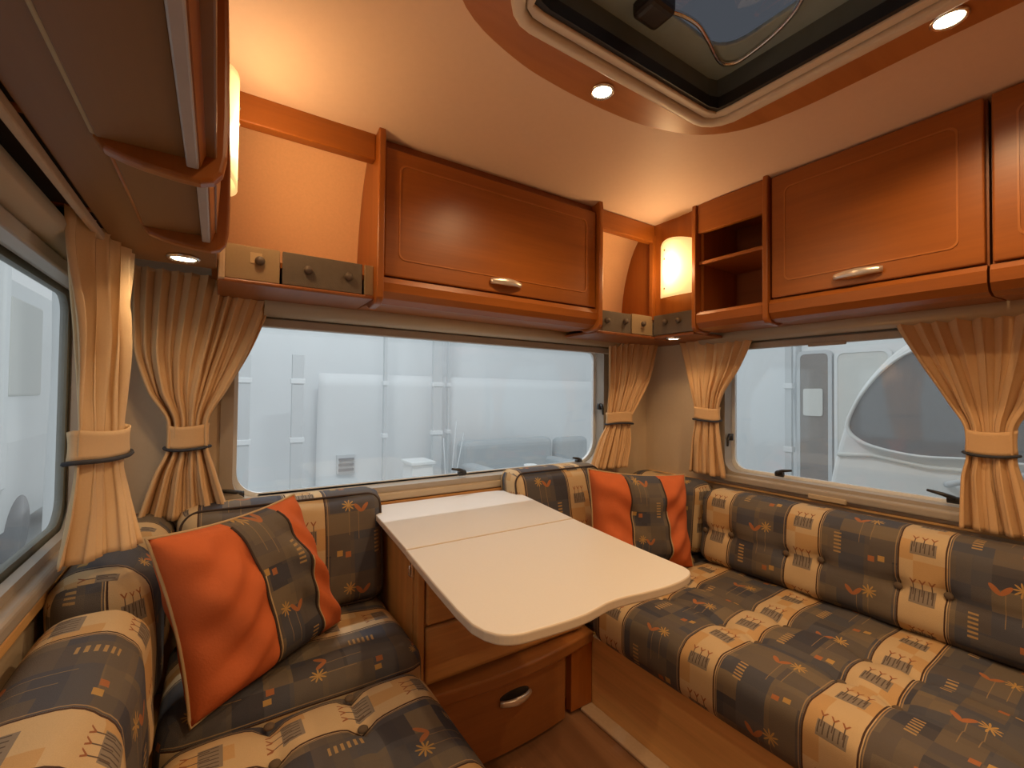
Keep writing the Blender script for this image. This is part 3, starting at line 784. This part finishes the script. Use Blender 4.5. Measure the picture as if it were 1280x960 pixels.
curtain('large tied curtain at right edge of view above the long bench',
 [(1.386,(1.79,.530),(1.79,.10),.95),(1.33,(1.79,.520),(1.79,.11),.8),(1.20,(1.79,.462),(1.79,.16),1.1),(1.07,(1.79,.395),(1.79,.225),1.),(.985,(1.79,.358),(1.79,.262),.75),(.92,(1.79,.356),(1.79,.262),.75),(.85,(1.79,.366),(1.79,.250),1.1),(.71,(1.79,.368),(1.79,.222),1.4)], 9, .013, tie=(.925,.990), seed=14)
curtain('pale tied curtain nearest to the viewer beside the left window',
 [(1.400,(-.212,.985),(-.150,1.235),.7),(1.32,(-.212,.99),(-.150,1.23),.9),(1.18,(-.205,1.01),(-.150,1.215),1.),(1.06,(-.203,1.025),(-.153,1.20),.8),(1.01,(-.199,1.025),(-.153,1.19),.6),(.94,(-.200,1.025),(-.150,1.18),.6),(.88,(-.204,1.02),(-.138,1.165),.6),(.782,(-.218,1.02),(-.110,1.12),.6)], 5, .016, tie=(.955,1.005), seed=21, mat='curtain_cloth_pale')

# ================================================================== SEATING
# bases
b = thing('bench_base',(1.48,.3,0),'light wooden bench base below the long right seat','bench')
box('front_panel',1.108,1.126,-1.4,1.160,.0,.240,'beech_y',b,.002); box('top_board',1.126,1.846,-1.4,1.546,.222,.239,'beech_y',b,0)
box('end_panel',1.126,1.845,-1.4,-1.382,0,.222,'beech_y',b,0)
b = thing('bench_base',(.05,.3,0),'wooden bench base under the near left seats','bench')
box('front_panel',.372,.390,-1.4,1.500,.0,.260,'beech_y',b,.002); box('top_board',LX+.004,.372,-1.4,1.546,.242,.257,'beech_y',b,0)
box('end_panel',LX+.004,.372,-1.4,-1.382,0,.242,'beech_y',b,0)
def stripes(y0,y1,off=0):
    out = []; k = math.floor((y0-.675)/PER)-1
    while k < 20:
        for a in (0,CW):
            q = .675-off+k*PER+a
            if y0+.03 < q < y1-.03: out.append(q)
        k += 1
    return out
# right seat
st = stripes(-.85,1.135)
bt = [(y,x) for y in st for x in (1.275,1.435)]
c = cushion('seat_cushion',-.85,1.135,1.075,1.80,.165,lambda u,v,n:(v,u,.241+n),.045,.010,bt,(1.275,1.435),st)
seat_r = tag(c,'long patterned seat cushion with buttoned tufts on the right bench','cushion')
for y,x in bt:
    if y > .1: button(c,(x,y,.400-.012),(0,0,1))
# right back: v = z, n towards -x
bt = [(y,.545 if i%2 else .535) for i,y in enumerate(st)]
c = cushion('back_cushion',-.85,1.118,.415,.690,.150,lambda u,v,n:(1.815-n-.045*(v-.69)*-1*0-(.69-v)*.12,u,v),.045,.010,bt,(.54,),st)
tag(c,'long patterned backrest with buttons along the right wall','cushion')
for y,z in bt:
    if y > .1: button(c,(1.815-.150-(.69-z)*.12+.012,y,z),(-1,0,0))
# far right seat and back in the corner
c = cushion('seat_cushion',1.145,1.535,1.12,1.80,.160,lambda u,v,n:(v,u,.242+n),.04,.006); tag(c,'patterned corner seat mostly hidden beyond the table','cushion')
c = cushion('back_cushion',1.140,1.525,.410,.705,.150,lambda u,v,n:(1.825-n-(.7-v)*.1,u,v),.05,.008,mat='upholstery_c'); tag(c,'dark patterned back cushion in the corner behind the orange pillow','cushion')
# front right backrest: u = x, v = z, n towards -y
def piping(parent, pts, mat='piping_cream', r=.0034): return tube('piping', pts, r, mat, parent, 6, True)
def pad_loop(place,u0,u1,v0,v1,n,rad=.045,k=8): return [place(a,b_2,n) for a,b_2 in rrect(u0,u1,v0,v1,rad,k)]
fr_place = lambda u,v,n:(u,1.545-n-(.77-v)*.20+ (u-.95)*-.02,v)
c = cushion('back_cushion',.955,1.395,.425,.772,.125,fr_place,.038,.014,mat='upholstery_b',res=.013)
tag(c,'loose patterned back cushion right of the table under the window','cushion'); piping(c,pad_loop(fr_place,.958,1.392,.428,.770,.112),'piping_dark'); piping(c,pad_loop(fr_place,.958,1.392,.428,.770,.012))
# front left backrest
fl_place = lambda u,v,n:(u,1.545-n-(.77-v)*.15,v)
c = cushion('back_cushion',-.075,.445,.445,.762,.125,fl_place,.036,.014,mat='upholstery_d',res=.013)
tag(c,'loose patterned back cushion left of the table under the window','cushion'); piping(c,pad_loop(fl_place,-.072,.442,.448,.760,.110),'piping_dark'); piping(c,pad_loop(fl_place,-.072,.442,.448,.760,.014))
# left seats
st = stripes(-.6,1.055,.07)
bt = [(y,x) for y in st for x in (.10,.255)]
c = cushion('seat_cushion',-.60,1.055,-.085,.425,.165,lambda u,v,n:(v,u,.259+n),.05,.012,[q for q in bt],(.10,.255),st,vflip=-1,uvoff=(.07,0))
tag(c,'patterned seat cushion with buttons at bottom left, nearest to the viewer','cushion')
for y,x in bt:
    if y > .3: button(c,(x,y,.422-.012),(0,0,1))
c = cushion('seat_cushion',1.075,1.47,-.085,.452,.180,lambda u,v,n:(v,u,.258+n),.045,.008,(),(),(1.17,1.37),vflip=-1,uvoff=(.06,0)); tag(c,'patterned seat cushion beneath the orange pillow left of the table','cushion')
# left backs: n towards +x
st = stripes(-.5,1.09,.03)
c = cushion('back_cushion',-.5,1.085,.425,.690,.155,lambda u,v,n:(-.250+n+(.69-v)*.05,u,v),.055,.008,(),(),st,uvoff=(.03,0)); tag(c,'striped patterned backrest at left edge, nearest to the viewer','cushion')
c = cushion('back_cushion',1.095,1.34,.425,.735,.150,lambda u,v,n:(-.255+n+(.7-v)*.05,u,v),.055,.008,mat='upholstery_c',uvoff=(.0,0)); tag(c,'dark back cushion wedged behind the nearest backrest on the left','cushion')
c = cushion('back_cushion',1.35,1.535,.425,.755,.165,lambda u,v,n:(-.255+n,u,v),.05,.008,mat='upholstery',uvoff=(.0,0)); tag(c,'grey and cream corner cushion below the wide left curtain','cushion')

# ---- throw pillows
def pillow(label, BL, BR, TR, TL, T, seed, mat, b1=.39, b2_=.735):
    BL,BR,TR,TL = map(Vector,(BL,BR,TR,TL)); ctr = (BL+BR+TR+TL)/4
    t = thing('throw_pillow',(ctr.x,ctr.y,min(BL.z,BR.z)),label,'pillow')
    N = 44; nrm = ((BR-BL).cross(TL-BL)).normalized()
    W, H = (BR-BL).length, (TL-BL).length
    def P(s,q,side):
        # edges sag between pointed corners
        a, b_2 = 2*s-1, 2*q-1
        ss = .5+(a*(1-.075*(1-b_2*b_2)))/2; qq = .5+(b_2*(1-.075*(1-a*a)))/2
        p = BL*(1-ss)*(1-qq)+BR*ss*(1-qq)+TR*ss*qq+TL*(1-ss)*qq
        h = T/2*max(0,(1-a**4))**.62*max(0,(1-b_2**4))**.62
        wr = .010*math.sin(9*q+6*s+seed)*math.sin(5*s-3*q+seed*2)+.0045*math.sin(24*q+5*math.sin(6*s+seed)+seed)*(.4+abs(a))+.004*math.sin(15*(s+q)+6*s*q+seed*3)*abs(a)
        edge = max(0,(1-a**6))*max(0,(1-b_2**6))
        return p+nrm*(side*(h+wr*1.5*edge*(1 if abs(a)>.25 else .35)))
    cuts = [(0,b1,'orange_panel','orange_cloth'),(b1,b2_,'patterned_panel',mat),(b2_,1,'orange_panel','orange_cloth')]
    for s0,s1,nm,mt in cuts:
        verts, faces, uvs = [], [], []; n1 = max(8,int(N*(s1-s0)))
        for side in (1,-1):
            base = len(verts)
            for j in range(N+1):
                for i in range(n1+1): verts.append(tuple(P(s0+(s1-s0)*i/n1, j/N, side)))
            for j in range(N):
                for i in range(n1):
                    k = base+j*(n1+1)+i; f = (k,k+1,k+n1+2,k+n1+1); faces.append(f if side>0 else f[::-1])
                    for q in (f if side>0 else f[::-1]):
                        jj,ii = divmod(q-base,n1+1); uvs.append(((.675+CW+.02)+(s0+(s1-s0)*ii/n1-b1)*W*1.10, jj/N*H))
        me = D.meshes.new(nm); me.from_pydata(verts,[],faces); ul = me.uv_layers.new(name='UVMap'); ul.data.foreach_set('uv', np.array(uvs,dtype=np.float32).ravel())
        bm = bmesh.new(); bm.from_mesh(me); bmesh.ops.remove_doubles(bm, verts=bm.verts, dist=.0004); bm.to_mesh(me); bm.free()
        obj(nm, me, mt, t, True)
    for s in (b1,b2_): tube('piping',[P(s,q/30,1)+nrm*.001 for q in range(1,30)],.003,'piping_dark',t,6)
    for s in (b1+.012,b2_+.012): tube('piping',[P(s,q/30,1)+nrm*.001 for q in range(2,20)],.0022,'piping_cream',t,6)
    loop = [P(i/24,0,1) for i in range(24)]+[P(1,i/24,1) for i in range(24)]+[P(1-i/24,1,1) for i in range(24)]+[P(0,1-i/24,1) for i in range(24)]
    tube('edge_piping', loop, .0034, 'piping_cream', t, 6, True)
    return t
pillow('burnt orange pillow with patterned band leaning on the left cushions', (-.030,1.055,.435),(.300,1.300,.445),(.178,1.335,.800),(-.105,1.075,.800), .165, 1.3, 'upholstery')
pillow('burnt orange pillow with patterned band in the right corner', (1.165,1.235,.400),(1.575,1.085,.402),(1.600,1.145,.755),(1.185,1.270,.795), .155, 4.1, 'upholstery', .32, .68)

# ================================================================== TABLE AND CHEST
ch = thing('chest_of_drawers',(.79,1.33,0),'wooden chest with drawers under the pale table','chest')
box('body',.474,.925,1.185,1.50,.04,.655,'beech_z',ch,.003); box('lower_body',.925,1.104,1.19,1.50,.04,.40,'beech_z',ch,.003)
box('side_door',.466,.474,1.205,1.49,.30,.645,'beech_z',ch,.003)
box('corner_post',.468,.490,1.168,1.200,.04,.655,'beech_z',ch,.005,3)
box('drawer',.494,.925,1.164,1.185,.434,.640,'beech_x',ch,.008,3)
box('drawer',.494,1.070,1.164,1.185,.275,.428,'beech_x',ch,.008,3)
def bow(x): return .030*(1-((x-.75)/.30)**2) if .45<x<1.05 else 0
fpts = [(x,1.164-bow(x)) for x in np.linspace(.46,1.045,18)]
prism('curved_rail', [(x,y-.022) for x,y in fpts]+[(1.104,1.164-.014),(1.104,1.19),(.46,1.19)], 'z', .222,.262,'drawer_shaded',ch,.008)
lower = prism('lower_drawer', [(x,y-.004) for x,y in fpts if x<1.005]+[(1.0,1.19),(.46,1.19)], 'z', .012,.215,'drawer_shaded',ch,.003)
box('side_panel',1.012,1.106,1.156,1.185,.012,.240,'cherry_z',ch,.003)
box('plinth',.47,1.10,1.19,1.49,0,.04,'cherry_dark',ch,0)
# cup handle with dark recess
handle(lower,(.765,1.130,.168),(1,.02,0),(0,-1,0),.11)
lathe('recess',[(.048,0),(.046,-.003),(.040,-.004),(.001,-.004)],'dark_slot',lower,(0,0,0),'y',20)
rc = [o for o in D.objects if o.name.startswith('recess')][0]
for v in rc.data.vertices: v.co = (v.co.x*1.1+.765, v.co.y+1.1305, v.co.z*.30+.177)
bm = box_bm(.458,.466,1.192,1.205,.565,.605,.002); obj('latch', bm, 'chrome', ch)
tube('latch_hook',[(.462,1.198,.600),(.455,1.198,.596),(.454,1.198,.575),(.460,1.198,.568)],.003,'chrome',ch)
# table
tb = thing('folding_table',(.65,1.0,.66),'pale laminate table with a wavy front edge and folding leaf','table')
ZT0, ZT1 = .676, .695
left = [(.362,.665),(.363,.725),(.373,.854),(.392,1.056)]
frontp = [(.369,.636),(.384,.612),(.410,.597),(.445,.592),(.50,.588),(.545,.588),(.585,.594),(.615,.599),(.655,.598),(.71,.590),(.77,.585),(.82,.588),(.855,.597),(.876,.613),(.884,.635)]
rightp = [(.890,.72),(.896,.80),(.927,1.056)]
leaf = left[::-1]+[tuple(p) for p in poly_spline([Vector((x,y,0)).to_2d() for x,y in frontp],4,False)]+rightp
o = prism('front_leaf', leaf, 'z', ZT0, ZT1, 'laminate', tb, .004)
rear = [(.394,1.061),(.929,1.061),(.972,1.36),(.980,1.44),(.965,1.49),(.93,1.513),(.88,1.520),(.44,1.520),(.43,1.50)]
prism('rear_leaf', rear, 'z', ZT0, ZT1, 'laminate', tb, .003)
for o in [q for q in D.objects if q.name in ('front_leaf','rear_leaf')]:
    o.data.materials.append(M['laminate_edge'])
    for p in o.data.polygons:
        if abs(p.normal.z) < .9: p.material_index = 1
box('support_board',.48,.93,1.04,1.50,.655,.676,'beech_x',tb,.002)
box('under_rail',.430,.86,.655,.70,.640,.676,'cherry_x',tb,.003); box('under_rail',.430,.47,.70,1.04,.645,.676,'cherry_y',tb,.003); box('under_rail',.82,.86,.70,1.04,.645,.676,'cherry_y',tb,.003)

# ================================================================== OUTSIDE
ef = tag(box('ground',-6,9,-4,9,-.60,-.55,'ext_floor',bev=0),'grey hall floor outside',kind='structure')
def sheet(name, axis, c, b0, b1, z0, z1, label, amp=.03, mat='sheet_white', hole=None):
    bm = bmesh.new(); n = 60; G = []
    for i in range(n+1):
        b_2 = b0+(b1-b0)*i/n; rr3 = []
        for j in range(13):
            z = z0+(z1-z0)*j/12; d = amp*(math.sin(b_2*5.3)+.6*math.sin(b_2*11+z))+.05*math.sin(z*2.3+b_2)
            rr3.append(bm.verts.new((b_2,c+d,z) if axis=='y' else (c+d,b_2,z)))
        G.append(rr3)
    for i in range(n):
        for j in range(12): bm.faces.new((G[i][j],G[i+1][j],G[i+1][j+1],G[i][j+1]))
    thicken(bm, .01)
    return tag(obj(name, bm, mat, smooth=True), label, 'sheet')
sheet('hanging_sheet','y',5.6,-1.25,9,-.55,4.2,'big white sheeting hanging far outside the front window')
sheet('hanging_sheet','y',4.9,1.9,4.5,-.55,.62+.75,'lower grey sheet hung across outside the front window',.02,'sheet_grey') if False else None
sheet('hanging_sheet','x',4.75,2.06,4.2,-.55,3.6,'white sheet hanging beside a grey pole outside the right window',.02)
sheet('hanging_sheet','x',-3.2,-2,9,-.55,4.2,'white sheeting outside the near left window')
sheet('hanging_sheet','y',5.42,.95,8.8,-.55,1.28,'lower white sheet with a rolled top edge outside the front window',.015)
def tube_lamp(p, L, label, power):
    x,y,z = p; t = thing('tube_lamp', p, label, 'lamp')
    box('housing',x-L/2,x+L/2,y-.05,y+.05,z+.02,z+.07,'ext_white',t,.01); tube('tube',[(x-L/2+.03,y,z),(x+L/2-.03,y,z)],.016,'tube_glow',t)
    for q in (-.4,.4): tube('suspension_wire',[(x+q*L,y,z+.07),(x+q*L,y,z+1.5)],.004,'post_grey',t,6)
    l = D.lights.new('tube_light','AREA'); l.shape = 'RECTANGLE'; l.size = L; l.size_y = .06; l.energy = power; l.color = (.93,.97,1)
    o = D.objects.new('tube_light', l); COL.objects.link(o); o.parent = t; o.location = (0,0,-.03)
emit('tube_glow',(.95,.98,1),6)
tube_lamp((.85,2.95,3.9),1.5,'long white tube lamp of the hall above the front window, out of view',P_HALL)
def post(x,y,wd,label,mat='post_grey',z1=3.8,group=None):
    t = thing('upright_post',(x,y,-.55),label,'post',group)
    box('shaft',x-wd/2,x+wd/2,y-.03,y+.03,-.55,z1,mat,t,.004); box('foot_plate',x-wd/2-.04,x+wd/2+.04,y-.07,y+.07,-.55,-.53,mat,t,.002)
    for z in (.55,1.15): box('clamp',x-wd/2-.012,x+wd/2+.012,y-.04,y+.04,z,z+.05,'sheet_white',t,.004)
post(.20,5.05,.14,'pale wide post outside, next to the left curtain',z1=1.42); post(.69,5.05,.11,'pale wide post outside, second from the left curtain',z1=1.45)
post(1.61,5.1,.035,'slim dark pole outside beyond the middle of front window'); post(2.30,5.2,.12,'pale thick pole outside, right of the slim dark pole')
post(2.50,5.3,.03,'slim pale pole outside beside the thick pole')
box_ = thing('storage_box',(1.93,4.8,-.55),'white plastic box standing on a stool outside the front window','box')
prism('tub',[(1.76,-.05),(2.04,-.05),(2.02,.30),(1.79,.30)],'y',4.65,4.95,'ext_white',box_,.01); box('lid',1.765,2.045,4.63,4.97,.28,.315,'ext_white',box_,.006)
for x in (1.79,2.01): box('leg',x-.015,x+.015,4.68,4.92,-.55,-.05,'post_grey',box_,.002)
vent = thing('wall_vent',(1.25,5.50,.2),'small dark square vent low outside the front window','vent'); box('grille',1.17,1.38,5.44,5.47,.12,.34,'post_grey',vent,.004)
for k in range(3): box('louvre',1.19,1.36,5.42,5.44,.15+k*.06,.18+k*.06,'ext_dark',vent,.002)
sofa = thing('sofa',(3.2,4.7,-.55),'pale grey sofa shape seen through the hazy front window','sofa')
box('seat',2.55,3.85,4.3,5.0,-.40,.05,'ext_sofa',sofa,.06,4); box('backrest',2.50,3.90,4.85,5.1,-.40,.48,'ext_sofa',sofa,.09,4)
for x in (2.5,3.75): box('armrest',x,x+.18,4.3,5.0,-.40,.22,'ext_sofa',sofa,.05,4)
for x in (2.6,3.8): box('leg',x-.02,x+.02,4.4,4.44,-.55,-.40,'ext_dark',sofa,0)
arm = thing('armchair',(4.3,4.8,-.55),'grey armchair outside at right end of front window','chair')
box('seat',3.98,4.55,4.4,4.95,-.40,.05,'ext_sofa',arm,.06,4); box('backrest',3.98,4.55,4.85,5.05,-.40,.46,'ext_sofa',arm,.08,4)
for x in (4.02,4.5): box('leg',x-.02,x+.02,4.45,4.49,-.55,-.40,'ext_dark',arm,0)
tbl = thing('side_table',(3.05,4.0,-.55),'white table with cups outside the front window','table')
box('top',2.62,3.35,3.75,4.2,.13,.16,'ext_white',tbl,.006)
for x in (2.66,3.31):
    for y in (3.79,4.16): box('leg',x-.015,x+.015,y-.015,y+.015,-.55,.13,'ext_white',tbl,.002)
for i,(x,y,s) in enumerate(((2.75,3.9,1),(2.90,4.02,1.5),(3.12,3.9,.8),(3.22,4.05,1.1))):
    cu = thing('cup',(x,y,.16),['white cup at left end of the outside table','tall white jug on the outside table','small white cup right of the jug outside','white cup at right end of the outside table'][i],'cup')
    lathe('bowl',[(.02*s,0),(.03*s,.01*s),(.045*s,.06*s),(.05*s,.09*s),(.046*s,.09*s),(.02*s,.02*s)],'ext_white',cu,(x,y,.16),'z',16)
    tube('grip',[(x+.045*s,y,.16+.07*s),(x+.075*s,y,.16+.06*s),(x+.07*s,y,.16+.03*s),(x+.04*s,y,.16+.025*s)],.006*s,'ext_white',cu)
pl = thing('pot_plant',(2.12,4.6,-.55),'spindly pale plant beside the white box outside','plant')
lathe('pot',[(.08,0),(.11,.20),(.10,.20),(.001,.17)],'ext_cream',pl,(2.25,4.75,-.55),'z',16)
for dx,dz in ((.10,1.15),(-.06,.95),(.20,1.0)):
    tube('stem',[(2.25,4.75,-.36),(2.25+dx*.4,4.75,.0),(2.25+dx,4.75,-.4+dz)],.006,'post_grey',pl)
# neighbouring caravan nose
car = thing('caravan',(4.2,.3,-.55),'white caravan nose with big dark rounded window outside','caravan')
nose = [(1.29,-.10),(1.285,.30),(1.27,.52),(1.235,.72),(1.185,.92),(1.125,1.09),(1.03,1.24),(.93,1.35),(.82,1.42),(.60,1.52),(.2,1.62),(-2.8,1.75),(-2.8,-.10)]
body = prism('body', [tuple(p) for p in poly_spline([Vector((y,z,0)).to_2d() for y,z in nose[:11]],4,False)]+[nose[11],nose[12]], 'x', 3.24, 4.45, 'ext_white', car, .03)
wo = [(1.150,.90),(1.115,1.02),(1.055,1.13),(.97,1.24),(.86,1.325),(.72,1.365),(.45,1.39),(.18,1.39),(.12,1.34),(.12,.84),(.18,.775),(.60,.775),(.82,.765),(1.0,.790),(1.10,.83)]
wpl = [tuple(p) for p in poly_spline([Vector((y,z,0)).to_2d() for y,z in wo],4)]
cw = Vector((.65,1.07)); big = [tuple(cw+(Vector(p)-cw)*1.045) for p in wpl]
fw = ring('window_frame', big, wpl, 'x', 3.20, 3.24, 'ext_white', body, .008); prism('window_pane', wpl, 'x', 3.215, 3.235, 'ext_dark', body)
tube('lower_seam',[(3.235,y,z) for y,z in ((1.22,.72),(1.05,.735),(.8,.70),(.5,.705),(0,.70))],.012,'ext_cream',body)
tube('grab_handle',[(3.235,.72,.62),(3.19,.70,.63),(3.18,.55,.70),(3.18,.40,.72),(3.235,.38,.72)],.016,'post_grey',body)
bmL = bmesh.new(); bmesh.ops.create_uvsphere(bmL,u_segments=12,v_segments=8,radius=.03)
for v in bmL.verts: v.co = Vector((v.co.x*.4+3.235,v.co.y+.80,v.co.z+.42))
obj('marker_lamp',bmL,'post_grey',body,True)
for y in (-.3,-1.6): lathe('wheel',[(.01,-.08),(.26,-.08),(.30,-.05),(.30,.05),(.26,.08),(.01,.08)],'ext_dark',car,(3.5,y,-.25),'x',24)
bk = thing('caravan',(5.2,1.0,-.55),'white caravan side with grey door and cream panel further outside','caravan')
box('body',4.62,6.6,-2.0,2.05,-.25,2.5,'ext_white',bk,.04,3)
dd = prism('door', rrect(1.80,2.03,-.1,1.47,.04), 'x', 4.58,4.61,'ext_brown',bk); prism('door_pane', rrect(1.84,2.0,.90,1.15,.02),'x',4.565,4.578,'ext_cream',dd)
ring('door_frame', rrect(1.77,2.06,-.14,1.50,.05), rrect(1.80,2.03,-.1,1.47,.04),'x',4.575,4.615,'post_grey',bk)
prism('side_panel', rrect(1.36,1.74,.2,1.47,.05),'x',4.59,4.61,'ext_cream',bk); ring('panel_frame', rrect(1.345,1.755,.185,1.485,.055), rrect(1.37,1.73,.21,1.46,.05),'x',4.582,4.612,'ext_white',bk)
for y in (-1.2,.2): lathe('wheel',[(.01,-.08),(.26,-.08),(.30,-.05),(.30,.05),(.26,.08),(.01,.08)],'ext_dark',bk,(4.75,y,-.25),'x',24)
post(4.55,2.115,.04,'slim grey pole beside the white sheet outside the right window',z1=3.4)
# left outside: pale van side with pillar
van = thing('van',(-1.9,6.2,-.55),'pale van standing outside the near left window','van')
prism('body', [(-2.9,-.2),(-1.55,-.2),(-1.50,.6),(-1.62,1.6),(-1.8,2.2),(-2.9,2.3)], 'y', 5.6, 8.6, 'ext_white', van, .05)
box('pillar',-1.60,-1.50,5.50,5.62,.2,2.3,'ext_white',van,.02); box('side_glass',-1.66,-1.53,5.75,6.6,1.0,1.9,'ext_cream',van,.02)
for y in (6.1,8.0): lathe('wheel',[(.01,-.09),(.28,-.09),(.33,-.05),(.33,.05),(.28,.09),(.01,.09)],'ext_dark',van,(-1.62,y,-.22),'x',24)
